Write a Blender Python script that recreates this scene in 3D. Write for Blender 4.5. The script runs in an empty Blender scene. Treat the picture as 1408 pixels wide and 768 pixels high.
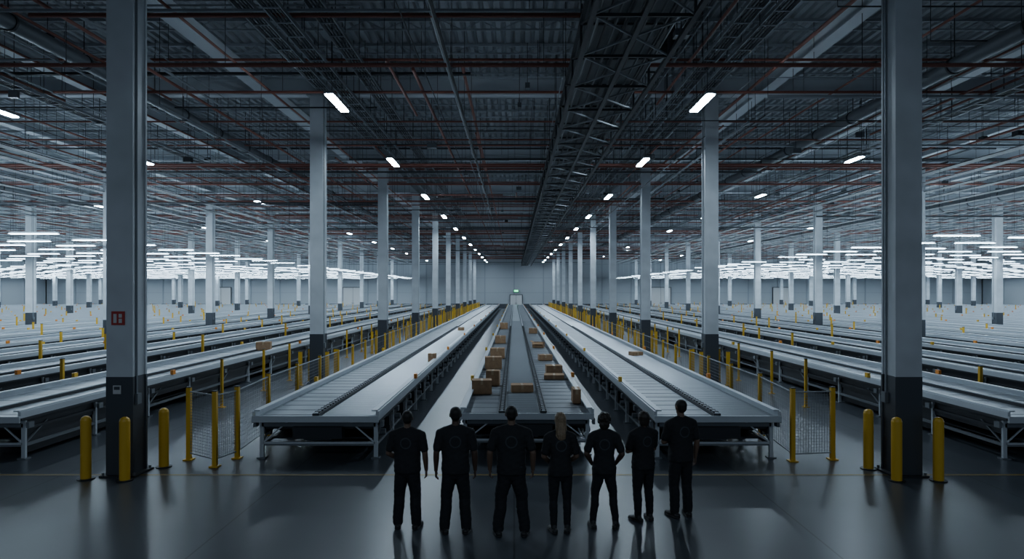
import bpy, math, random, time
import numpy as np
from mathutils import Vector, Matrix
random.seed(7)
R = random.Random(11)
COL = bpy.context.scene.collection

# ------------------------------------------------------------------ materials
def mat(name, col, rough=0.5, metal=0.0, nscale=0, namt=0.15):
    m = bpy.data.materials.new(name); m.use_nodes = True
    nt = m.node_tree; b = nt.nodes['Principled BSDF']
    b.inputs['Base Color'].default_value = (*col, 1)
    if nscale:
        tc = nt.nodes.new('ShaderNodeTexCoord')
        n = nt.nodes.new('ShaderNodeTexNoise'); n.inputs['Scale'].default_value = nscale
        n.inputs['Detail'].default_value = 2
        nt.links.new(tc.outputs['Object'], n.inputs['Vector'])
        r = nt.nodes.new('ShaderNodeValToRGB')
        r.color_ramp.elements[0].position = 0.3; r.color_ramp.elements[1].position = 0.7
        r.color_ramp.elements[0].color = (*[c*(1-namt) for c in col], 1)
        r.color_ramp.elements[1].color = (*[min(1, c*(1+namt)) for c in col], 1)
        nt.links.new(n.outputs['Fac'], r.inputs['Fac'])
        nt.links.new(r.outputs['Color'], b.inputs['Base Color'])
    b.inputs['Roughness'].default_value = rough
    b.inputs['Metallic'].default_value = metal
    return m

def emat(name, col, s):
    m = bpy.data.materials.new(name); m.use_nodes = True
    b = m.node_tree.nodes['Principled BSDF']
    b.inputs['Base Color'].default_value = (0.8, 0.8, 0.8, 1)
    b.inputs['Emission Color'].default_value = (*col, 1)
    b.inputs['Emission Strength'].default_value = s
    return m

M = {}
M['white']  = mat('painted_column_white', (0.58, 0.615, 0.65), 0.5, 0, 1.2, 0.12)
M['navy']   = mat('column_guard_navy', (0.046, 0.054, 0.066), 0.45)
M['girder'] = mat('painted_girder', (0.56, 0.60, 0.64), 0.6)
M['steel']  = mat('roof_steel', (0.30, 0.33, 0.36), 0.6)
M['deckc']  = mat('roof_deck', (0.26, 0.285, 0.31), 0.65)
M['dark']   = mat('dark_metal', (0.028, 0.032, 0.038), 0.5, 0.3)
M['duct']   = mat('galvanised_duct', (0.11, 0.125, 0.14), 0.5, 0.3)
M['rust']   = mat('sprinkler_pipe_red', (0.22, 0.075, 0.055), 0.55)
M['pipe']   = mat('conduit_grey', (0.24, 0.265, 0.29), 0.5, 0.2)
M['rail']   = mat('conveyor_rail', (0.54, 0.58, 0.62), 0.4, 0.3)
M['leg']    = mat('conveyor_leg', (0.18, 0.20, 0.22), 0.45, 0.4)
M['wire']   = mat('fence_wire', (0.30, 0.32, 0.34), 0.5, 0.0)
M['roller'] = mat('steel_roller', (0.42, 0.455, 0.49), 0.38, 0.5)
M['yellow'] = mat('safety_yellow', (0.72, 0.42, 0.02), 0.42)
M['orange'] = mat('orange_plastic', (0.75, 0.25, 0.02), 0.45)
M['card']   = mat('cardboard', (0.33, 0.20, 0.11), 0.85, 0, 8, 0.15)
M['tape']   = mat('packing_tape', (0.42, 0.30, 0.18), 0.3)
M['red']    = mat('sign_red', (0.42, 0.03, 0.025), 0.4)
M['paper']  = mat('sign_white', (0.6, 0.6, 0.6), 0.5)
M['wall']   = mat('wall_panel', (0.38, 0.41, 0.44), 0.6)
M['hub']    = emat('high_bay_emitter', (0.68, 0.85, 1.0), 215)
M['dim']    = emat('dimmed_lamp_emitter', (0.68, 0.85, 1.0), 130)
M['low']    = emat('low_bay_emitter', (0.65, 0.84, 1.0), 58)
M['exit']   = emat('exit_green', (0.05, 1.0, 0.35), 3)
M['paint']  = mat('floor_line_yellow', (0.22, 0.15, 0.03), 0.5)
M['belt']   = mat('belt_panel', (0.41, 0.445, 0.48), 0.40, 0.2, 1.5, 0.12)
M['tray']   = mat('transfer_belt_grey', (0.20, 0.22, 0.245), 0.45, 0.2, 1.5, 0.12)

def floor_material():
    m = bpy.data.materials.new('polished_concrete'); m.use_nodes = True
    nt = m.node_tree; b = nt.nodes['Principled BSDF']; L = nt.links.new
    tc = nt.nodes.new('ShaderNodeTexCoord')
    n = nt.nodes.new('ShaderNodeTexNoise'); n.inputs['Scale'].default_value = 0.5; n.inputs['Detail'].default_value = 5
    L(tc.outputs['Object'], n.inputs['Vector'])
    r = nt.nodes.new('ShaderNodeValToRGB')
    r.color_ramp.elements[0].position = 0.25; r.color_ramp.elements[1].position = 0.8
    r.color_ramp.elements[0].color = (0.056, 0.065, 0.077, 1); r.color_ramp.elements[1].color = (0.080, 0.092, 0.107, 1)
    L(n.outputs['Fac'], r.inputs['Fac'])
    br = nt.nodes.new('ShaderNodeTexBrick'); br.offset = 0; br.inputs['Scale'].default_value = 1
    br.inputs['Brick Width'].default_value = 4.3; br.inputs['Row Height'].default_value = 4.3
    br.inputs['Mortar Size'].default_value = 0.014
    br.inputs['Color1'].default_value = (1, 1, 1, 1); br.inputs['Color2'].default_value = (0.92, 0.92, 0.92, 1)
    br.inputs['Mortar'].default_value = (0.35, 0.35, 0.35, 1)
    L(tc.outputs['Object'], br.inputs['Vector'])
    mx = nt.nodes.new('ShaderNodeMixRGB'); mx.blend_type = 'MULTIPLY'; mx.inputs['Fac'].default_value = 1
    L(r.outputs['Color'], mx.inputs['Color1']); L(br.outputs['Color'], mx.inputs['Color2'])
    L(mx.outputs['Color'], b.inputs['Base Color'])
    b.inputs['Roughness'].default_value = 0.30
    b.inputs['Specular IOR Level'].default_value = 0.3
    return m
M['floor'] = floor_material()

# ------------------------------------------------------------------ mesh builder
class MB:
    def __init__(s): s.v = []; s.f = []; s.m = []; s.mats = []; s.sm = []
    def mi(s, k):
        if k not in s.mats: s.mats.append(k)
        return s.mats.index(k)
    def add(s, vs, fs, k, smooth=False):
        o = len(s.v); s.v += [tuple(v) for v in vs]; i = s.mi(k)
        for f in fs: s.f.append(tuple(o+a for a in f)); s.m.append(i); s.sm.append(smooth)
    def box(s, x0, x1, y0, y1, z0, z1, k):
        s.add([(x0,y0,z0),(x1,y0,z0),(x1,y1,z0),(x0,y1,z0),(x0,y0,z1),(x1,y0,z1),(x1,y1,z1),(x0,y1,z1)],
              [(0,3,2,1),(4,5,6,7),(0,1,5,4),(1,2,6,5),(2,3,7,6),(3,0,4,7)], k)
    def quad(s, x0, x1, y0, y1, z, k):
        s.add([(x0,y0,z),(x0,y1,z),(x1,y1,z),(x1,y0,z)], [(0,1,2,3)], k)
    def cb(s, c, d, k):
        s.box(c[0]-d[0]/2, c[0]+d[0]/2, c[1]-d[1]/2, c[1]+d[1]/2, c[2]-d[2]/2, c[2]+d[2]/2, k)
    def cyl(s, p0, p1, r, k, n=6, caps=True, r1=None):
        p0 = Vector(p0); p1 = Vector(p1); d = (p1-p0).normalized()
        u = d.cross(Vector((0,0,1)))
        if u.length < 1e-3: u = Vector((1,0,0))
        u.normalize(); w = d.cross(u); r1 = r if r1 is None else r1
        vs = []
        for p, rr in ((p0, r), (p1, r1)):
            for i in range(n):
                a = 2*math.pi*(i+0.5)/n
                vs.append(p+(u*math.cos(a)+w*math.sin(a))*rr)
        fs = [(i, (i+1) % n, n+(i+1) % n, n+i) for i in range(n)]
        s.add(vs, fs, k, n > 5)
        if caps:
            s.add(vs[:n], [tuple(range(n-1,-1,-1))], k); s.add(vs[n:], [tuple(range(n))], k)
    def mesh(s, name):
        me = bpy.data.meshes.new(name); me.from_pydata(s.v, [], s.f)
        for k in s.mats: me.materials.append(M[k])
        me.polygons.foreach_set('material_index', s.m)
        me.polygons.foreach_set('use_smooth', s.sm)
        me.update(); return me
    def obj(s, name, parent=None, loc=(0,0,0)):
        return put(name, s.mesh(name), parent, loc)
def put(name, me, parent=None, loc=(0,0,0), rz=0.0):
    o = bpy.data.objects.new(name, me); COL.objects.link(o); o.location = loc; o.rotation_euler[2] = rz
    if parent: o.parent = parent
    return o
def empty(name, loc=(0,0,0)):
    o = bpy.data.objects.new(name, None); COL.objects.link(o); o.location = loc; o.empty_display_size = 0.2
    return o

XW, Y0, Y1, ZC = 96.0, -14.0, 140.0, 12.0
XI = XW-.2
BAY = 12.85; YC = [13.15+BAY*i for i in range(10)]
XC = [7.457, 23.0, 36.6, 50.4, 64.2, 78.0]

# ------------------------------------------------------------------ room shell
b = MB(); b.box(-XW, XW, Y0, Y1, -0.2, 0, 'floor'); b.obj('floor')
b = MB(); b.box(-XW-.3, XW+.3, Y0-.3, Y1+.3, ZC+.12, ZC+.4, 'deckc')
pitch = 0.32; n = int(2*XW/pitch); vs = []; fs = []
for i in range(n):
    x = -XW+i*pitch
    for dx, z in ((0, 0.1), (0.05, 0.0), (0.19, 0.0), (0.24, 0.1)):
        vs += [(x+dx, Y0, ZC+z), (x+dx, Y1, ZC+z)]
for j in range(len(vs)//2-1): fs.append((2*j, 2*j+1, 2*j+3, 2*j+2))
b.add(vs, fs, 'deckc'); b.obj('ceiling')
def wall(name, x0, x1, y0, y1, axis):
    b = MB(); b.box(x0, x1, y0, y1, 0, ZC+.12, 'wall')
    L = (x1-x0) if axis == 'x' else (y1-y0)
    k = int(L/6.0)
    for i in range(k+1):
        t = i*L/k
        if axis == 'x':
            b.box(x0+t-.12, x0+t+.12, y0-.12, y0+.01, 0, ZC, 'steel')
        else:
            s = x1 if x0 < 0 else x0
            b.box(s-.12, s+.12, y0+t-.12, y0+t+.12, 0, ZC, 'steel')
    if axis == 'x':
        for z in (3.2, 6.2, 9.0): b.box(x0, x1, y0-.06, y0+.01, z-.05, z+.05, 'steel')
    b.obj(name)
wall('wall_back', -XW, XW, Y1, Y1+.3, 'x')
wall('wall_left', -XW-.3, -XW, Y0, Y1, 'y')
wall('wall_right', XW, XW+.3, Y0, Y1, 'y')
b = MB(); b.box(-XI, XI, Y1-.2, Y1-.13, 0, .9, 'navy'); b.obj('baseboard_back')
def door(name, x, w, h):
    b = MB(); y = Y1-.3
    b.box(x-w/2, x+w/2, y, y+.06, 0.0, h, 'paper')
    b.box(x-w/2-.12, x-w/2, y-.06, y+.08, 0, h+.12, 'dark'); b.box(x+w/2, x+w/2+.12, y-.06, y+.08, 0, h+.12, 'dark')
    b.box(x-w/2, x+w/2, y-.06, y+.08, h, h+.12, 'dark'); b.box(x-.02, x+.02, y-.02, y, 0, h, 'dark')
    b.cb((x-.15, y-.05, 1.05), (.05, .08, .3), 'dark'); b.cb((x+.15, y-.05, 1.05), (.05, .08, .3), 'dark')
    b.obj(name)
door('door_1', 0.4, 2.4, 2.7); door('door_2', -33, 4, 4.2); door('door_3', 30, 4, 4.2); door('door_4', 55, 4, 4.2); door('door_5', -60, 4, 4.2)
b = MB(); b.cb((0.4, Y1-.22, 3.55), (1.0, .12, .5), 'dark'); b.cb((0.4, Y1-.29, 3.55), (.8, .02, .36), 'exit'); b.obj('exit_sign')

# ------------------------------------------------------------------ columns
def column_mesh():
    b = MB()
    for z0, z1, k, e in ((0.03, 1.88, 'navy', .006), (1.88, 10.86, 'white', 0)):
        b.box(-.25-e, .25+e, -.25-e, -.205, z0, z1, k)
        b.box(-.25-e, .25+e, .205, .25+e, z0, z1, k)
        b.box(-.225-e, .225+e, -.205, .205, z0, z1, k)
    b.box(-.34, .34, -.34, .34, 0, .03, 'dark')
    for x in (-.29, .29):
        for y in (-.29, .29): b.cyl((x, y, .03), (x, y, .08), .025, 'leg')
    b.box(-.36, .36, -.36, .36, 10.86, 10.91, 'steel')
    b.cyl((.243, -.1, 1.5), (.243, -.1, 10.8), .018, 'pipe')
    b.cb((.26, -.1, 1.45), (.08, .14, .2), 'leg')
    return b.mesh('column')
cm = column_mesh()
for xi, X in enumerate(XC):
    for s in (-1, 1):
        for yi, Y in enumerate(YC):
            if xi > 0 and yi < 1: continue
            if xi > 3 and yi < 4: continue
            put('structural_column', cm, None, (s*X, Y, 0), math.pi if s > 0 else 0)
b = MB(); y = 12.89
b.box(-7.60, -7.35, y-.012, y, 2.86, 3.12, 'red')
b.box(-7.56, -7.50, y-.016, y-.012, 2.90, 3.07, 'paper'); b.box(-7.46, -7.40, y-.016, y-.012, 2.9, 2.98, 'paper')
b.box(-7.46, -7.40, y-.016, y-.012, 3.0, 3.07, 'paper')
b.obj('fire_equipment_sign')
b = MB(); b.box(-7.57, -7.42, y-.012, y, 1.56, 1.72, 'paper'); b.box(-7.55, -7.44, y-.016, y-.012, 1.64, 1.70, 'navy'); b.obj('notice_label')

# ------------------------------------------------------------------ roof structure
roof = empty('roof_structure')
b = MB()
for Y in YC:
    b.box(-XI, XI, Y-.22, Y+.22, 10.92, 10.97, 'girder'); b.box(-XI, XI, Y-.03, Y+.03, 10.97, 11.55, 'girder')
    b.box(-XI, XI, Y-.22, Y+.22, 11.55, 11.6, 'girder')
b.obj('cross_girders', roof)
b = MB()
for X in (9.5, 15.9, 23, 30, 36.6, 43.5, 50.4, 64.2, 78):
    for s in (-1, 1):
        x = s*X
        b.box(x-.22, x+.22, 2, Y1-.2, 11.0, 11.04, 'girder'); b.box(x-.03, x+.03, 2, Y1-.2, 11.04, 11.55, 'girder')
b.obj('long_girders', roof)
b = MB()
y = 6.3
while y < Y1-1:
    b.box(-XI, XI, y-.04, y+.04, 11.9, 11.98, 'steel'); b.box(-XI, XI, y-.03, y+.03, 11.62, 11.67, 'steel')
    if y < 75:
        x = -min(XI, 20+y*.8); lim = -x; up = False
        while x < lim:
            za, zb = (11.65, 11.92) if up else (11.92, 11.65)
            b.cyl((x, y, za), (x+.6, y, zb), .014, 'steel', 3, False); x += .6; up = not up
    y += 2.142
b.obj('open_web_joists', roof)
# centre cable gantry (lattice)
b = MB()
xa, xb = 1.45, 3.35
for x in (xa, xb, (xa+xb)/2):
    b.box(x-.05, x+.05, 6, 138, 8.55, 8.63, 'dark'); b.box(x-.04, x+.04, 6, 138, 9.25, 9.32, 'dark')
y = 6.0; t = 0
while y < 136:
    b.box(xa, xb, y-.03, y+.03, 8.56, 8.62, 'dark'); b.box(xa, xb, y-.03, y+.03, 9.26, 9.31, 'dark')
    for x in (xa, xb): b.cyl((x, y, 8.6), (x, y+2.2, 9.28), .022, 'dark', 4, False); b.box(x-.025, x+.025, y-.025, y+.025, 8.6, 9.3, 'dark')
    b.cyl((xa, y, 8.6), (xb, y+2.2, 8.6), .025, 'pipe', 4, False); b.cyl((xb, y, 8.6), (xa, y+2.2, 8.6), .025, 'pipe', 4, False)
    if t % 2 == 0:
        for x in (xa, xb): b.cyl((x, y, 9.3), (x, y, 11.7), .014, 'dark', 4, False)
    y += 2.2; t += 1
for i in range(9):
    x = xa+.15+i*.19; b.cyl((x, 6, 8.68+.03*(i % 3)), (x, 138, 8.68+.03*(i % 3)), .03, 'dark' if i % 2 else 'duct', 5)
b.box(xa+.1, xb-.1, 6, 138, 9.33, 9.6, 'duct')
b.obj('cable_gantry', roof)
b = MB()
b.box(1.9, 4.3, 18.6, 20.2, 10.0, 10.9, 'duct'); b.box(1.84, 4.36, 18.5, 18.6, 9.95, 10.95, 'dark'); b.box(1.84, 4.36, 20.2, 20.3, 9.95, 10.95, 'dark')
for i in range(7): b.box(2.0, 4.2, 18.46, 18.5, 10.08+i*.11, 10.13+i*.11, 'dark')
for x in (2.0, 4.2):
    for y in (18.7, 20.1): b.cyl((x, y, 10.9), (x, y, 11.95), .02, 'dark', 5)
b.obj('air_handler', roof)
b = MB()
for x0, z in ((-5.8, 10.0), (-5.0, 10.35), (-6.7, 10.3), (5.3, 10.0), (4.4, 10.4), (6.3, 10.3), (-16.2, 10.0), (16.0, 10.0), (-28, 9.9), (28, 9.9)):
    w = .42
    b.box(x0, x0+.03, 4, 138, z, z+.1, 'pipe'); b.box(x0+w, x0+w+.03, 4, 138, z, z+.1, 'pipe')
    y = 4.0; t = 0
    while y < 138:
        b.box(x0, x0+w, y-.02, y+.02, z, z+.03, 'pipe')
        if t % 3 == 0:
            b.cyl((x0, y, z), (x0, y, 11.9), .012, 'dark', 3, False); b.cyl((x0+w, y, z), (x0+w, y, 11.9), .012, 'dark', 3, False)
        y += .9; t += 1
    for i in range(4): b.cyl((x0+.08+.09*i, 4, z+.05), (x0+.08+.09*i, 138, z+.05), .02, 'dark', 4)
b.obj('cable_trays', roof)
b = MB()
for i in range(64):
    y = 9+i*2.0+R.uniform(-.6, .6); z = R.choice([10.2, 10.5, 9.9, 9.6, 10.75])
    x0, x1 = (-XI+1, XI-1) if R.random() < .5 else ((-R.uniform(10, 60), R.uniform(-2, 4)) if R.random() < .5 else (R.uniform(-4, 3), R.uniform(10, 60)))
    r = R.choice([.035, .045, .06]); b.cyl((x0, y, z), (x1, y, z), r, 'rust', 6)
    x = x0+1
    while x < x1:
        b.cyl((x, y, z), (x, y, 11.95), .01, 'dark', 3, False); x += 4.3
for X in (-14.2, -11.2, -8.3, -19.5, -22, -26, -33, -41, -48, 11.4, 8.3, 14, 19.8, 22, 26.5, 34, 42, 49, -1.6, -3.1):
    z = R.choice([10.45, 10.3, 10.6]); b.cyl((X, 8+R.uniform(0, 14), z), (X, 136, z), R.choice([.04, .055]), 'rust', 6)
for i in range(44):
    X = R.uniform(-26, 26); y = R.uniform(12, 60); z = R.uniform(9.8, 10.6)
    if 1 < X < 3.8: X = -X
    b.cyl((X, y, z), (X, y+R.uniform(4, 14), z), .045, 'rust', 6)
b.obj('sprinkler_pipes', roof)
b = MB()
for i in range(170):
    y = 11+i*.75+R.uniform(-.5, .5); k = R.choice(['pipe', 'dark', 'pipe', 'dark'])
    z = R.uniform(9.5, 10.85) if (k == 'pipe' or y < 40) else R.uniform(8.6, 10.5)
    c = R.uniform(-45, 45); h = R.uniform(5, 30); r = R.choice([.015, .02, .03, .045, .06])
    b.cyl((c-h, y, z), (c+h, y, z), r, k, 5)
    x = c-h
    while x < c+h: b.cyl((x, y, z), (x, y, 11.95), .009, 'dark', 3, False); x += R.uniform(2.4, 5)
for i in range(85):
    X = R.uniform(-50, 50) if i % 2 else R.uniform(-22, 22); z = R.uniform(8.8, 10.7); y0 = R.uniform(8, 50); L = R.uniform(20, 90)
    if abs(X) < 1.2: X += 6
    if min(abs(X+5.39), abs(X-5.72)) < .4: z = 10.7
    k = R.choice(['pipe', 'dark', 'pipe']); r = R.choice([.015, .02, .03, .045])
    b.cyl((X, y0, z), (X, min(137, y0+L), z), r, k, 5)
    y = y0
    while y < min(137, y0+L): b.cyl((X, y, z), (X, y, 11.95), .009, 'dark', 3, False); y += R.uniform(3, 6)
for i in range(110):
    X = R.uniform(-30, 30); y = R.uniform(16, 80); z = R.uniform(9.6, 10.8)
    if 1 < X < 3.8: continue
    b.cb((X, y, z), (R.uniform(.1, .4), R.uniform(.1, .4), R.uniform(.1, .25)), R.choice(['dark', 'duct'])); b.cyl((X, y, z), (X, y, 11.95), .012, 'dark', 3, False)
b.obj('conduit_runs', roof)
b = MB()
for X, z, r, y0 in ((-12.6, 10.2, .2, 2), (12.9, 10.1, .22, 2), (-31, 9.7, .35, 2), (31.5, 9.7, .35, 2)):
    b.cyl((X, y0, z), (X, 136, z), r, 'duct', 14)
    y = y0
    while y < 136: b.cyl((X, y, z), (X, y+.08, z), r+.03, 'dark', 14); b.cyl((X, y, z), (X, y, 11.95), .015, 'dark', 4, False); y += 3.0
b.obj('ventilation_ducts', roof)

# ------------------------------------------------------------------ lamps
HZ = 9.2
Ymain = [0.0, 20.8, 30.4, 41.5, 52.5, 63, 73.5, 84, 94.5, 105, 115.5, 126, 134]
def high_row(name, X, ys, L=1.9):
    e = empty(name); h = MB(); t = MB()
    for y in ys:
        h.box(X-.14, X+.14, y-L/2-.05, y+L/2+.05, HZ+.03, HZ+.12, 'leg')
        h.cyl((X, y-.6, HZ+.12), (X, y-.6, 11.98), .012, 'dark', 3, False); h.cyl((X, y+.6, HZ+.12), (X, y+.6, 11.98), .012, 'dark', 3, False)
        t.quad(X-.12, X+.12, y-L/2, y+L/2, HZ, 'dim' if y < 5 else 'hub')
    h.obj('housings', e); t.obj('tubes', e)
high_row('high_bay_lamp_row', -5.39, Ymain); high_row('high_bay_lamp_row', 5.72, Ymain)
high_row('high_bay_lamp_row', -16.4, [21.8, 30.2, 44, 56, 68, 80, 92, 104, 116, 128], 1.3)
high_row('high_bay_lamp_row', 14.8, [29.7, 41, 53, 65, 77, 89, 101, 113, 125], 1.3)
high_row('high_bay_lamp_row', -28, [46, 62, 78, 94, 110, 126], 1.2)
high_row('high_bay_lamp_row', 27, [46, 62, 78, 94, 110, 126], 1.2)
LZ = 6.0
def low_field(name, s, ystart):
    e = empty(name); h = MB(); t = MB()
    for i in range(21):
        X = s*(20.6+3.6*i); y = ystart + (0 if i % 2 == 0 else .5)
        if i > 2: y -= 3.9
        while y < 136:
            xx = X+R.uniform(-.2, .2); z = LZ+R.uniform(-.04, .04); L = 2.1
            if R.random() > .05 and not any(abs(abs(xx)-c) < 1.4 and min(abs(y-q) for q in YC) < .5 for c in XC):
                h.box(xx-L/2-.04, xx+L/2+.04, y-.03, y+.03, z+.03, z+.09, 'leg')
                for d in (-.8, .8): h.cyl((xx+d, y, z+.09), (xx+d, y, 9.1), .007, 'dark', 3, False)
                t.quad(xx-L/2, xx+L/2, y-.1, y+.1, z, 'low')
            y += 3.9
    h.obj('housings', e); t.obj('tubes', e)
low_field('low_bay_lamp_field', -1, 29.5); low_field('low_bay_lamp_field', 1, 31.5)
# strut rails the low-bay rods hang from
b = MB()
for s in (-1, 1):
    for i in range(21):
        for d in (-.8, .8):
            X = s*(20.6+3.6*i)+d; b.box(X-.24, X+.24, 25, 137, 9.1, 9.13, 'dark')
b.obj('lamp_support_rails', roof)

# ------------------------------------------------------------------ conveyors
def conveyor_mesh(name, W, y0, y1, split, detail, top=('belt', 'belt', 'belt')):
    b = MB(); a = W/2
    zr = .80 if detail else .86
    for s in (-1, 1):
        b.box(s*a-.03, s*a+.03, y0, y1, zr, 1.02, 'rail')
        b.box(min(s*a, s*(a-.12)), max(s*a, s*(a-.12)), y0, y1, 1.02, 1.05, 'rail')
        b.box(s*(a+.035)-.012, s*(a+.035)+.012, y0, y1, zr-.02, zr+.03, 'dark')
        b.box(s*(a-.08)-.03, s*(a-.08)+.03, y0+.3, y1, .26, .32, 'leg')
        b.box(s*(a-.12)-.02, s*(a-.12)+.02, y0+.3, y1, .50, .86, 'dark')
    edges = [-a]+list(split)+[a]
    for ei in range(len(edges)-1): b.box(edges[ei], edges[ei+1], y0+.12, y1, .86, .90, top[ei])
    b.box(-a+.05, a-.05, y0+.3, y1, .60, .66, 'dark')
    b.box(-a+.2, a-.2, y0+.6, y1, .33, .36, 'dark')
    for d in split:
        b.box(d-.07, d+.07, y0, y1, .88, .97, 'dark'); b.box(d-.03, d+.03, y0, y1, .97, .99, 'rail')
        yy = y0+.1
        lim = y0+35 if detail else y0
        while yy < lim: b.box(d-.05, d+.05, yy, yy+.09, .97, 1.0, 'dark'); yy += .22
    b.box(-a-.03, a+.03, y0-.05, y0, .80, .93, 'rail')
    b.cyl((-a+.03, y0+.06, .86), (a-.03, y0+.06, .86), .055, 'roller', 12)
    b.cb((0, y0+.25, .55), (W*.4, .3, .24), 'dark'); b.cyl((-.3, y0+.25, .5), (.25, y0+.25, .5), .13, 'leg', 12)
    b.box(-a+.1, a-.1, y0+.22, y0+.27, .30, .34, 'rail')
    b.cyl((-a+.1, y0+.24, .32), (-.5*a, y0+.24, .78), .02, 'rail', 4); b.cyl((a-.1, y0+.24, .32), (.5*a, y0+.24, .78), .02, 'rail', 4)
    if detail:
        for ei in range(len(edges)-1):
            xa, xb = edges[ei]+.1, edges[ei+1]-.1
            pit = .17 if ei % 2 else .6
            yy = y0+.25
            while yy < y0+45:
                if pit < .3: b.cyl((xa, yy, .885), (xb, yy, .885), .035, 'roller', 6, False)
                else: b.box(xa, xb, yy, yy+.03, .895, .906, 'leg')
                yy += pit
    else:
        yy = y0+.4
        while yy < y0+50: b.box(-a+.1, a-.1, yy, yy+.03, .895, .904, 'leg'); yy += .9
    yy = y0+.25; i = 0
    while yy < y1:
        for s in (-1, 1):
            x = s*(a-.08)
            b.box(x-.04, x+.04, yy-.03, yy+.03, .02, .80, 'rail'); b.box(x-.09, x+.09, yy-.08, yy+.08, 0, .025, 'leg')
            b.cb((s*(a+.05), yy, .72), (.06, .16, .12), 'leg')
            if i % 2 == 0: b.cyl((x, yy, .3), (x, yy+.7, .7), .02, 'leg', 4, False)
            if detail:
                b.cb((s*(a-.02), yy+.95, .62), (.14, .26, .2), 'dark'); b.cyl((s*(a-.1), yy+.5, .45), (s*(a+.03), yy+.5, .45), .07, 'leg', 8)
                b.cb((s*(a-.1), yy+1.3, .42), (.2, .3, .16), 'dark')
            elif (i+(s > 0)) % 3:
                b.box(s*(a-.15)-.02, s*(a-.15)+.02, yy+.1, yy+2.3, .10, .52, 'dark')
        b.box(-a+.08, a-.08, yy-.025, yy+.025, .26, .31, 'leg'); b.box(-a+.08, a-.08, yy-.03, yy+.03, .66, .74, 'leg')
        if i % 3 == 1:
            b.cb((.2*(-1)**i, yy+.6, .45), (.5, .7, .26), 'dark')
            b.cb((a*.7, yy+.7, .42), (.22, .3, .22), 'leg')
        if i % 5 == 2: b.cb((-a-.03, yy+.5, 1.1), (.08, .16, .13), 'yellow'); b.cb((a+.03, yy+1.2, 1.1), (.08, .16, .13), 'orange')
        yy += 2.4 if not detail else 1.9; i += 1
    return b.mesh(name)
YS, YE = 14.0, 131.0
ma = conveyor_mesh('sorting_conveyor', 2.55, YS+.1, YE, [0.0], True)
put('sorting_conveyor', ma, None, (-4.10, 0, 0)); put('sorting_conveyor', ma, None, (4.2, 0, 0))
mc = conveyor_mesh('centre_conveyor', 2.78, YS+.4, YE, [-.52, .36], True, ('tray', 'belt', 'tray'))
put('centre_conveyor', mc, None, (.26, 0, 0))
ms = conveyor_mesh('side_conveyor', 2.4, YS, YE, [0.1], False)
for i in range(18):
    for s in (-1, 1):
        put('side_conveyor', ms, None, (s*(11.35+4.6*i), 0, 0))

# ------------------------------------------------------------------ bollards, fences, posts
def bollard(x, y):
    b = MB(); b.cyl((0,0,0), (0,0,1.10), .092, 'yellow', 20); b.cyl((0,0,1.10), (0,0,1.15), .092, 'yellow', 20, True, .075)
    b.cyl((0,0,1.15), (0,0,1.175), .075, 'yellow', 20, True, .035); b.cyl((0,0,0), (0,0,.02), .15, 'dark', 20)
    b.obj('bollard', None, (x, y, 0))
for x, y in ((-7.98, 12.72), (-7.2, 12.62), (-6.98, 13.6), (6.98, 13.45), (7.06, 12.6), (7.83, 12.6)): bollard(x, y)
def post(b, x, y, h=1.5, w=.07):
    b.cb((x, y, h/2), (w, w, h), 'yellow'); b.cb((x, y, .012), (.18, .18, .024), 'yellow'); b.cb((x, y, h+.01), (w+.01, w+.01, .02), 'dark')
def panel(b, x0, y0, x1, y1, z0=.15, z1=1.42, d=.06):
    L = math.hypot(x1-x0, y1-y0); n = max(2, int(L/d))
    for z in (z0, z1): b.cyl((x0,y0,z), (x1,y1,z), .016, 'wire', 4)
    for i in range(n+1):
        t = i/n; x = x0+(x1-x0)*t; y = y0+(y1-y0)*t
        b.cyl((x,y,z0), (x,y,z1), .0042 if 0 < i < n else .014, 'wire', 3, False)
    k = int((z1-z0)/d)
    for i in range(1, k):
        z = z0+(z1-z0)*i/k; b.cyl((x0,y0,z), (x1,y1,z), .0042, 'wire', 3, False)
def fence(pts, s):
    b = MB()
    for p in pts: post(b, *p, 1.5, .085)
    for p, q in zip(pts, pts[1:]): panel(b, *p, *q)
    pr = pts[-1]
    for i in range(16):
        p = (s*(5.98+.03*i), 16.6+2.3*i); post(b, *p, 1.5, .08); panel(b, *pr, *p, d=.09 if i < 4 else .25); pr = p
    b.obj('safety_fence')
fence([(-6.75, 14.17), (-5.97, 13.62), (-5.80, 14.3)], -1)
fence([(6.62, 14.2), (5.73, 14.05)], 1)
b = MB()
for s in (-1, 1):
    for i in range(36): post(b, s*6.45, 54+i*2.1, 1.5)
    for Y in YC[1:]:
        for dx, dy in ((-.5, -.6), (.5, -.6), (-.5, .6), (.5, .6)): post(b, s*7.457+dx, Y+dy, 1.25, .12)
    for i in range(36):
        if i % 5: post(b, s*8.8, 17.5+i*3.1+R.uniform(-.4, .4), 1.45)
    for X in (13.65, 18.2, 22.85, 27.4, 32.0, 36.6, 41.2, 45.8, 50.4, 59.6, 68.8):
        y = 16+R.uniform(0, 5)
        while y < 128:
            if R.random() < .7:
                if min(abs(X-c) for c in XC) > .6 or min(abs(y-c) for c in YC) > .8: post(b, s*X, y, R.choice([1.45, 1.6, 1.3]), .09)
            y += R.uniform(2.5, 7)
b.obj('guard_posts')
b = MB(); b.box(-XI, XI, 12.98, 13.05, 0, .003, 'paint'); b.obj('floor_marking_line')

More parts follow.
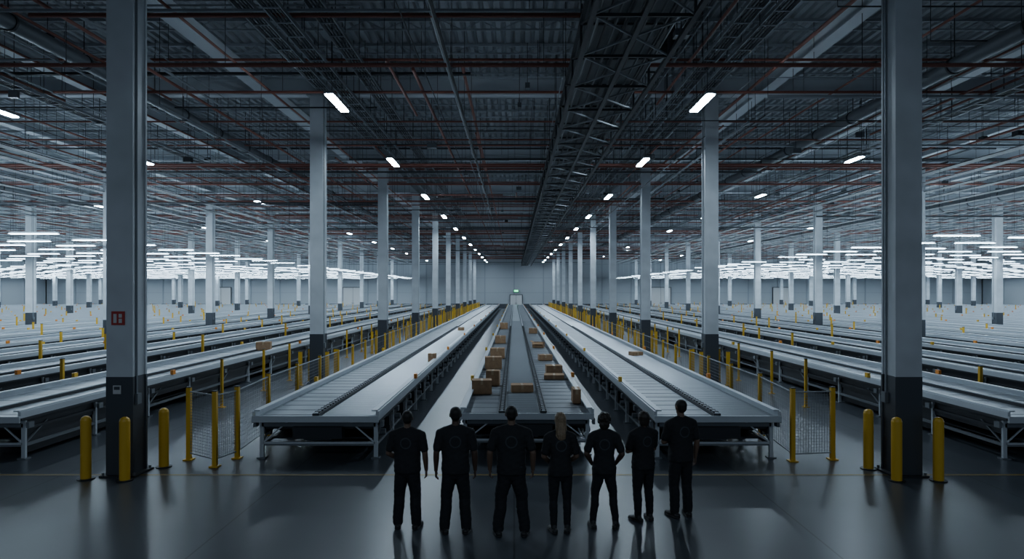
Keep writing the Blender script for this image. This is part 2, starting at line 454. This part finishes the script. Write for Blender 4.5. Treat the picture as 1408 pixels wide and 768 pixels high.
# ------------------------------------------------------------------ boxes
def cbox(x, y, z, w, d, h, rz=0, openf=False):
    b = MB(); T = .006
    b.cb((0,0,T/2), (w,d,T), 'card')
    for sx in (-1, 1): b.cb((sx*(w/2-T/2),0,h/2), (T,d,h), 'card')
    for sy in (-1, 1): b.cb((0,sy*(d/2-T/2),h/2), (w,T,h), 'card')
    if not openf:
        for sx in (-1, 1): b.cb((sx*(w/4+.001),0,h+.003), (w/2-.004,d,.006), 'card')
        b.cb((0,0,h+.007), (.06,d,.002), 'tape')
        for sy in (-1, 1): b.cb((0,sy*(d/2+.001),h-.05), (.06,.002,.11), 'tape')
    else:
        for sx in (-1, 1):
            b.add([(sx*w/2,-d/2,h),(sx*w/2,d/2,h),(sx*(w/2+.12),d/2,h+.06),(sx*(w/2+.12),-d/2,h+.06)], [(0,1,2,3)], 'card')
        for sy in (-1, 1):
            b.add([(-w/2,sy*d/2,h),(w/2,sy*d/2,h),(w/2,sy*(d/2+.1),h-.08),(-w/2,sy*(d/2+.1),h-.08)], [(0,1,2,3)], 'card')
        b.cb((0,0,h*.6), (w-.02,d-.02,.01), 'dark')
    o = b.obj('cardboard_box', None, (x, y, z)); o.rotation_euler[2] = rz
DZ = .921
for (x, y, w, d, h, rz, op) in (
    (-.84, 17.3, .50, .42, .34, .05, False), (-.60, 18.8, .36, .36, .40, -.08, False),
    (-.72, 22.9, .56, .5, .38, .05, False), (-.66, 26.4, .54, .4, .38, -.06, False),
    (-.70, 34, .52, .6, .36, 0, False), (-.74, 47, .5, .7, .4, .1, False),
    (.18, 17.6, .56, .42, .18, .05, False), (1.16, 20.2, .58, .5, .12, -.06, False), (1.22, 21.4, .50, .4, .26, .06, False),
    (1.14, 25.6, .5, .4, .2, .1, False), (1.1, 31.4, .5, .5, .24, -.2, True), (1.14, 42, .5, .7, .3, 0, False),
    (1.42, 15.9, .18, .5, .32, 0, False)):
    cbox(x+.02, y, DZ, w, d, h, rz, op)
for (x, y, w, d, h, rz) in ((-3.0, 25, .28, .3, .3, 0), (4.9, 27.5, .45, .4, .14, .3), (-11.0, 30, .6, .5, .35, .2), (-3.5, 45, .4, .4, .2, 0)):
    cbox(x, y, .921, w, d, h, rz)

# ------------------------------------------------------------------ people
def cloth(name, col, ring=False):
    m = mat(name, col, 0.85)
    if ring:
        nt = m.node_tree; b = nt.nodes['Principled BSDF']; L = nt.links.new
        tc = nt.nodes.new('ShaderNodeTexCoord')
        mp = nt.nodes.new('ShaderNodeMapping'); mp.inputs['Location'].default_value = (0, 0, -1.3); mp.inputs['Scale'].default_value = (1, 0, 1)
        L(tc.outputs['Object'], mp.inputs['Vector'])
        ln = nt.nodes.new('ShaderNodeVectorMath'); ln.operation = 'LENGTH'; L(mp.outputs['Vector'], ln.inputs[0])
        s = nt.nodes.new('ShaderNodeMath'); s.operation = 'SUBTRACT'; s.inputs[1].default_value = .075; L(ln.outputs['Value'], s.inputs[0])
        a = nt.nodes.new('ShaderNodeMath'); a.operation = 'ABSOLUTE'; L(s.outputs[0], a.inputs[0])
        c = nt.nodes.new('ShaderNodeMath'); c.operation = 'LESS_THAN'; c.inputs[1].default_value = .009; L(a.outputs[0], c.inputs[0])
        mx = nt.nodes.new('ShaderNodeMixRGB'); L(c.outputs[0], mx.inputs['Fac'])
        mx.inputs['Color1'].default_value = (*col, 1); mx.inputs['Color2'].default_value = (.035, .04, .048, 1)
        L(mx.outputs['Color'], b.inputs['Base Color'])
    return m
M['shirt'] = cloth('black_tshirt', (.011, .012, .015), True)
M['trouser'] = cloth('dark_trousers', (.008, .009, .013))
M['shoe'] = mat('black_shoe', (.012, .012, .013), .5)
M['skin'] = mat('skin', (.14, .085, .058), .55)
M['skin2'] = mat('skin_dark', (.07, .04, .028), .55)
M['hair_dark'] = mat('hair_dark', (.010, .009, .008), .6)
M['hair_blonde'] = mat('hair_blonde', (.20, .14, .085), .5, 0, 60, .3)
M['hair_brown'] = mat('hair_brown', (.022, .015, .011), .55)
M['eye'] = mat('eye_white', (.5, .5, .5), .2)

class Body:
    """signed-distance body: every part is blended into ONE continuous surface (surface nets)"""
    def __init__(s, h=.0068, lo=(-.50, -.22, -.02), hi=(.50, .40, 1.84)):
        s.h = h; s.lo = np.array(lo)
        s.n = [int((hi[i]-lo[i])/h)+1 for i in range(3)]
        s.D = np.full(s.n, .1, np.float32); s.LD = np.full(s.n, 1e3, np.float32); s.L = np.zeros(s.n, np.int8)
        s.rot = 0.0
    def apply(s, lo, hi, fn, lab, k):
        pad = .035; lo = np.array(lo, float)-pad; hi = np.array(hi, float)+pad
        if s.rot:
            c = (lo+hi)/2; e = max(hi[0]-lo[0], hi[1]-lo[1])/2+.02
            ca, sa = math.cos(s.rot), math.sin(s.rot); c2 = np.array([c[0]*ca-c[1]*sa, c[0]*sa+c[1]*ca])
            lo[:2] = c2-e; hi[:2] = c2+e
        i0 = [max(0, int((lo[i]-s.lo[i])/s.h)) for i in range(3)]
        i1 = [min(s.n[i], int((hi[i]-s.lo[i])/s.h)+2) for i in range(3)]
        if any(i1[i] <= i0[i] for i in range(3)): return
        ax = [s.lo[i]+s.h*np.arange(i0[i], i1[i]) for i in range(3)]
        X, Y, Z = np.meshgrid(*ax, indexing='ij')
        if s.rot:
            ca, sa = math.cos(-s.rot), math.sin(-s.rot); X, Y = X*ca-Y*sa, X*sa+Y*ca
        d = fn(X, Y, Z).astype(np.float32)
        sl = tuple(slice(i0[i], i1[i]) for i in range(3))
        a = s.D[sl]
        if k > 0:
            hh = np.clip(.5+.5*(a-d)/k, 0, 1); s.D[sl] = a*(1-hh)+d*hh-k*hh*(1-hh)
        else: s.D[sl] = np.minimum(a, d)
        m = d < s.LD[sl]; s.LD[sl][m] = d[m]; s.L[sl][m] = lab
    def loft(s, rings, lab, p=2.3, k=.02):
        r = np.array(rings); z = r[:, 2]
        def fn(X, Y, Z):
            cx, cy, rx, ry = (np.interp(Z, z, r[:, j]) for j in (0, 1, 3, 4))
            q = (np.abs((X-cx)/rx)**p+np.abs((Y-cy)/ry)**p)**(1/p)
            d = (q-1)*np.minimum(rx, ry)
            return np.maximum(d, np.maximum(z[0]-Z, Z-z[-1]))
        mx = r[:, 3].max(); my = r[:, 4].max()
        s.apply((r[:, 0].min()-mx, r[:, 1].min()-my, z[0]), (r[:, 0].max()+mx, r[:, 1].max()+my, z[-1]), fn, lab, k)
    def tube(s, pts, rad, lab, flat=None, k=.012):
        P = np.array([tuple(p) for p in pts], float); rr = list(rad); mr = max(rr)
        nv = None
        if flat is not None:
            nv = np.array(tuple(flat[0]), float); nv /= np.linalg.norm(nv); kf = 1/flat[1]-1
        def fn(X, Y, Z):
            best = None
            if nv is not None:
                t = (X*nv[0]+Y*nv[1]+Z*nv[2])*kf; X = X+t*nv[0]; Y = Y+t*nv[1]; Z = Z+t*nv[2]
            for i in range(len(P)-1):
                A, B = P[i], P[i+1]
                if nv is not None: A = A+nv*(A@nv)*kf; B = B+nv*(B@nv)*kf
                v = B-A; L2 = v@v
                t = np.clip(((X-A[0])*v[0]+(Y-A[1])*v[1]+(Z-A[2])*v[2])/L2, 0, 1)
                d = np.sqrt((X-A[0]-t*v[0])**2+(Y-A[1]-t*v[1])**2+(Z-A[2]-t*v[2])**2)-(rr[i]+(rr[i+1]-rr[i])*t)
                best = d if best is None else np.minimum(best, d)
            return best*(flat[1] if nv is not None else 1)
        s.apply(P.min(0)-mr, P.max(0)+mr, fn, lab, k)
    def ell(s, c, r, lab, k=.01):
        def fn(X, Y, Z):
            x, y, z = X-c[0], Y-c[1], Z-c[2]
            k0 = np.sqrt((x/r[0])**2+(y/r[1])**2+(z/r[2])**2)+1e-6
            k1 = np.sqrt((x/r[0]**2)**2+(y/r[1]**2)**2+(z/r[2]**2)**2)+1e-6
            return k0*(k0-1)/k1
        s.apply([c[i]-r[i] for i in range(3)], [c[i]+r[i] for i in range(3)], fn, lab, k)
    def folds(s, labs, amp, ph):
        ax = [s.lo[i]+s.h*np.arange(s.n[i]) for i in range(3)]
        X, Y, Z = ax[0][:, None, None], ax[1][None, :, None], ax[2][None, None, :]
        f = np.sin(Z*46+X*31+ph)*np.sin(Y*27-Z*17+ph*2)+.6*np.sin(Z*83-X*40+Y*22+ph)+.5*np.sin(X*70+Z*12+ph*3)
        m = np.isin(s.L, labs)
        s.D += (f*amp).astype(np.float32)*m
    def strands(s, lab, amp):
        ax = [s.lo[i]+s.h*np.arange(s.n[i]) for i in range(3)]
        X, Y, Z = ax[0][:, None, None], ax[1][None, :, None], ax[2][None, None, :]
        m = s.L == lab
        s.D += ((np.sin(X*190+np.sin(Z*22)*1.5)+.5*np.sin(X*90+Y*60+Z*9))*amp).astype(np.float32)*m
    def mesh(s, name):
        D = s.D; D[0] = D[-1] = .1; D[:, 0] = D[:, -1] = .1; D[:, :, 0] = D[:, :, -1] = .1
        ins = D < 0; nx, ny, nz = D.shape
        cnt = np.zeros((nx-1, ny-1, nz-1), np.int8)
        cor = [(i, j, k) for i in (0, 1) for j in (0, 1) for k in (0, 1)]
        for i, j, k in cor: cnt += ins[i:nx-1+i, j:ny-1+j, k:nz-1+k]
        act = (cnt > 0) & (cnt < 8); C = np.argwhere(act)
        idx = np.full(act.shape, -1, np.int32); idx[act] = np.arange(len(C))
        acc = np.zeros((len(C), 3)); num = np.zeros(len(C))
        for a in cor:
            for d in range(3):
                if a[d]: continue
                e = list(a); e[d] = 1
                va = D[C[:, 0]+a[0], C[:, 1]+a[1], C[:, 2]+a[2]]; vb = D[C[:, 0]+e[0], C[:, 1]+e[1], C[:, 2]+e[2]]
                m = (va < 0) != (vb < 0)
                t = np.where(m, va/np.where(m, va-vb, 1), 0)
                p = np.tile(np.array(a, float), (len(C), 1)); p[:, d] += t
                acc[m] += p[m]; num[m] += 1
        V = s.lo+(C+acc/num[:, None])*s.h
        F = []
        for d in range(3):
            sa = [slice(None)]*3; sb = [slice(None)]*3; sa[d] = slice(0, -1); sb[d] = slice(1, None)
            E = np.argwhere(ins[tuple(sa)] != ins[tuple(sb)])
            u, w = (d+1) % 3, (d+2) % 3
            q = []
            for du, dw in ((-1, -1), (0, -1), (0, 0), (-1, 0)):
                c = E.copy(); c[:, u] += du; c[:, w] += dw; q.append(idx[c[:, 0], c[:, 1], c[:, 2]])
            q = np.stack(q, 1); flip = ~ins[E[:, 0], E[:, 1], E[:, 2]]
            q[flip] = q[flip][:, ::-1]; F.append(q)
        F = np.concatenate(F)
        cen = V[F].mean(1); g = np.clip(np.round((cen-s.lo)/s.h).astype(int), 0, np.array(s.n)-1)
        lab = s.L[g[:, 0], g[:, 1], g[:, 2]]
        V[:, 2] -= V[:, 2].min()
        me = bpy.data.meshes.new(name); me.from_pydata(V.tolist(), [], F.tolist())
        me.polygons.foreach_set('material_index', lab.astype(np.int32))
        me.polygons.foreach_set('use_smooth', np.ones(len(F), bool))
        return me, float(V[:, 2].max())

def person(x, y, H, yaw, arms, stance=.12, female=False, hair='short', haircol='hair_dark', skin='skin', headyaw=0.0, bulk=1.0):
    B = Body(); w = (.90 if female else 1.03)*bulk
    S, T, SH, SK, HR, EY = 0, 1, 2, 3, 4, 5
    hipw = 1.04 if female else 1.03
    B.loft([(0,0,.77,.13*hipw,.09),(0,-.004,.86,.170*hipw,.125),(0,-.004,.95,.168*hipw,.120),(0,0,1.0,.155,.11)], T)
    for sx in (-1, 1):
        fx = sx*stance; kx = sx*(.10+(stance-.10)*.55)
        leg_r = [.100,.098,.084,.078,.078,.074,.072] if not female else [.096,.088,.070,.061,.063,.052,.048]
        B.tube([(sx*.088,0,.86),(sx*.094,.004,.74),(kx*.98,.012,.56),(kx,.016,.48),(kx*1.02,-.006,.37),(fx,-.018,.17),(fx,-.012,.10)], [q*bulk for q in leg_r], T, None, .008)
        ty = Vector((sx*.22, 1, 0)).normalized(); base = Vector((fx, -.02, 0))
        P = lambda f, z: (base.x+ty.x*f, base.y+ty.y*f, z)
        B.tube([P(-.055,.045),P(.02,.05),P(.10,.042),P(.175,.034)], [.046,.048,.050,.038], SH, ((0,0,1), .8), .004)
        B.tube([P(-.05,.014),P(.03,.013),P(.11,.013),P(.18,.013)], [.050,.049,.056,.042], SH, ((0,0,1), .28), .003)
        B.tube([P(-.02,.06),P(-.01,.10)], [.045,.042], SH, None, .004)
    B.loft([(0,0,.85,.186*hipw*w**.5,.138),(0,0,.93,.188*hipw*w**.5,.138),(0,.002,1.02,.182*w,.134),(0,.004,1.12,(.166 if female else .184)*w,.128),
            (0,.004,1.24,.190*w,.130),(0,0,1.34,.200*w,.126),(0,-.006,1.41,.192*w,.108),(0,-.01,1.45,.160*w,.088),(0,-.008,1.485,.10*w,.068),(0,-.002,1.51,.066,.06)], S, 2.4, .004)
    if female:
        for sx in (-1, 1): B.ell((sx*.075, .085, 1.29), (.07,.06,.065), S, .02)
    for sx in (-1, 1): B.tube([(sx*.03,-.01,1.49),(sx*.165*w,-.006,1.42)], [.044,.062], S, None, .02)
    for sx, key in ((-1, arms[0]), (1, arms[1])):
        sh = Vector((sx*.205*w, -.008, 1.400))
        A = {'down': ((.250*w+.005, -.035, 1.130), (.262*w, .03, .875), (0, .12, -1)),
             'out':  ((.272*w, -.045, 1.135), (.275*w, .05, .89), (-.05, .25, -1)),
             'front': ((.268*w, .0, 1.12), (.12, .20, .97), (-.75, .35, -.35)),
             'cross': ((.245*w, .07, 1.13), (-.02, .235, 1.16+.03*sx), (-1, .05, .12)),
             'hip': ((.30*w, -.05, 1.14), (.21*w, .07, .98), (-.6, .6, -.5))}[key]
        el = Vector((sx*A[0][0], A[0][1], A[0][2])); wr = Vector((sx*A[1][0], A[1][1], A[1][2]))
        hd = Vector((sx*A[2][0], A[2][1], A[2][2])).normalized()
        sl = sh.lerp(el, .74)
        B.tube([sh+Vector((-sx*.03,0,0)), sh, sh.lerp(el,.35), sl], [.058*w, .063, .062, .061], S, None, .02)
        fa = el.lerp(wr, .3)
        B.tube([sh.lerp(el,.3), sh.lerp(el,.75), el, fa, el.lerp(wr,.75), wr], [.046,.045,.041,.043,.033,.027], SK, None, .002)
        nrm = Vector((-sx, 0, 0)) if key in ('down', 'out') else Vector((0, -1, 0))
        nrm = (nrm-hd*nrm.dot(hd)).normalized(); side = hd.cross(nrm).normalized()
        if side.y < 0 and key in ('down', 'out'): side = -side
        if key in ('front', 'cross', 'hip') and side.z < 0: side = -side
        B.tube([wr-hd*.01, wr+hd*.03, wr+hd*.075], [.026,.038,.040], SK, (tuple(nrm), .42), .008)
        for fi, (off, ln, rr) in enumerate(((.029,.070,.0088),(.010,.078,.0092),(-.010,.072,.0088),(-.028,.056,.0080))):
            p0 = wr+hd*.07+side*off; p1 = p0+hd*(ln*.45)+nrm*.006; p2 = p1+(hd*.85+nrm*.5).normalized()*ln*.32; p3 = p2+(hd*.6+nrm*.8).normalized()*ln*.24
            B.tube([p0, p1, p2, p3], [rr*1.05, rr, rr*.92, rr*.8], SK, None, 0)
        t0 = wr+hd*.02+side*.026; t1 = t0+(hd*.7+side*.7).normalized()*.034+nrm*.006; t2 = t1+(hd*.95+side*.2+nrm*.25).normalized()*.036
        B.tube([t0, t1, t2], [.0125,.0108,.009], SK, None, .002)
    B.tube([(0,-.006,1.45),(0,-.004,1.50),(0,.004,1.57)], [.058,.054,.052] if not female else [.048,.044,.042], SK, None, .004)
    B.rot = headyaw
    B.ell((0,.004,1.665), (.074,.092,.098), SK, .02)
    B.tube([(0,.015,1.62),(0,.04,1.575)], [.060,.040], SK, None, .02)
    B.tube([(0,.090,1.675),(0,.104,1.643),(0,.100,1.634)], [.009,.013,.012], SK, None, .006)
    B.tube([(-.028,.085,1.683),(0,.093,1.686),(.028,.085,1.683)], [.010,.009,.010], SK, None, .006)
    B.tube([(-.02,.082,1.607),(0,.088,1.608),(.02,.082,1.607)], [.007,.009,.007], SK, None, .003)
    for sx in (-1, 1):
        B.ell((sx*.030,.080,1.664), (.013,.012,.008), EY, 0)
        B.ell((sx*.030,.090,1.664), (.006,.005,.006), HR, 0)
        B.ell((sx*.077,-.002,1.652), (.012,.020,.031), SK, .004)
    if hair == 'short':
        B.ell((0,-.014,1.690), (.080,.094,.082), HR, .004); B.ell((0,-.036,1.645), (.070,.066,.070), HR, .01)
    elif hair == 'long':
        B.ell((0,-.014,1.688), (.086,.098,.088), HR, .004)
        B.loft([(0,-.092,1.36,.018,.014),(0,-.105,1.40,.052,.030),(0,-.100,1.46,.070,.038),(0,-.080,1.53,.080,.046),(0,-.055,1.60,.084,.058),(0,-.035,1.67,.082,.072)], HR, 2.0, .02)
        B.strands(HR, .0022)
    elif hair == 'curly':
        B.ell((0,-.016,1.688), (.090,.098,.088), HR, .004)
        rr = random.Random(5)
        for i in range(80):
            a = rr.uniform(0, 2*math.pi); t = rr.uniform(-.9, 1)
            q = math.sqrt(max(0, 1-t*t*.85))
            px, py, pz = .085*math.cos(a)*q, -.025+.088*math.sin(a)*q, 1.66+.095*t
            if py > .035 and pz < 1.70: continue
            B.ell((px, py, pz), (.022,.022,.024), HR, .006)
        B.ell((0,-.05,1.58), (.080,.055,.07), HR, .01)
    elif hair == 'bob':
        B.ell((0,-.014,1.686), (.088,.1,.088), HR, .004)
        B.loft([(0,-.04,1.545,.068,.045),(0,-.04,1.59,.086,.060),(0,-.032,1.68,.084,.075)], HR, 2.0, .03)
        B.strands(HR, .0018)
    B.folds([S, T], .0020, x*3)
    me, zt = B.mesh('person')
    for k in ('shirt', 'trouser', 'shoe', skin, haircol, 'eye'): me.materials.append(M[k])
    ob = put('person', me, None, (x, y, 0), yaw); k = H/zt; ob.scale = (k, k, k)
    return ob
r = math.radians
person(-1.58, 10.10, 1.74, r(-4), ('front', 'down'), .14, bulk=1.05, headyaw=r(8))
person(-.85, 9.90, 1.83, r(3), ('down', 'down'), .15, bulk=1.02, skin='skin2')
person(-.04, 9.80, 1.86, r(0), ('out', 'out'), .18, bulk=1.05)
person(.67, 9.92, 1.75, r(4), ('front', 'front'), .10, True, 'long', 'hair_blonde')
person(1.33, 10.10, 1.72, r(-3), ('hip', 'hip'), .17, True, 'curly', 'hair_brown', 'skin2')
person(1.97, 10.42, 1.68, r(22), ('cross', 'cross'), .11, True, 'bob', 'hair_brown', bulk=1.12)
person(2.59, 10.62, 1.82, r(16), ('cross', 'down'), .11, bulk=.98, headyaw=r(10))

# ------------------------------------------------------------------ world, camera
w = bpy.data.worlds.new('world'); bpy.context.scene.world = w; w.use_nodes = True
w.node_tree.nodes['Background'].inputs['Color'].default_value = (.16, .21, .27, 1)
cam = bpy.data.cameras.new('camera'); cam.lens = 24; cam.sensor_width = 36
cam.shift_y = 16/1408; cam.shift_x = -3/1408; cam.clip_end = 400
co = bpy.data.objects.new('camera', cam); COL.objects.link(co); co.location = (0, 0, 3.5); co.rotation_euler = (math.pi/2, 0, 0)
bpy.context.scene.camera = co
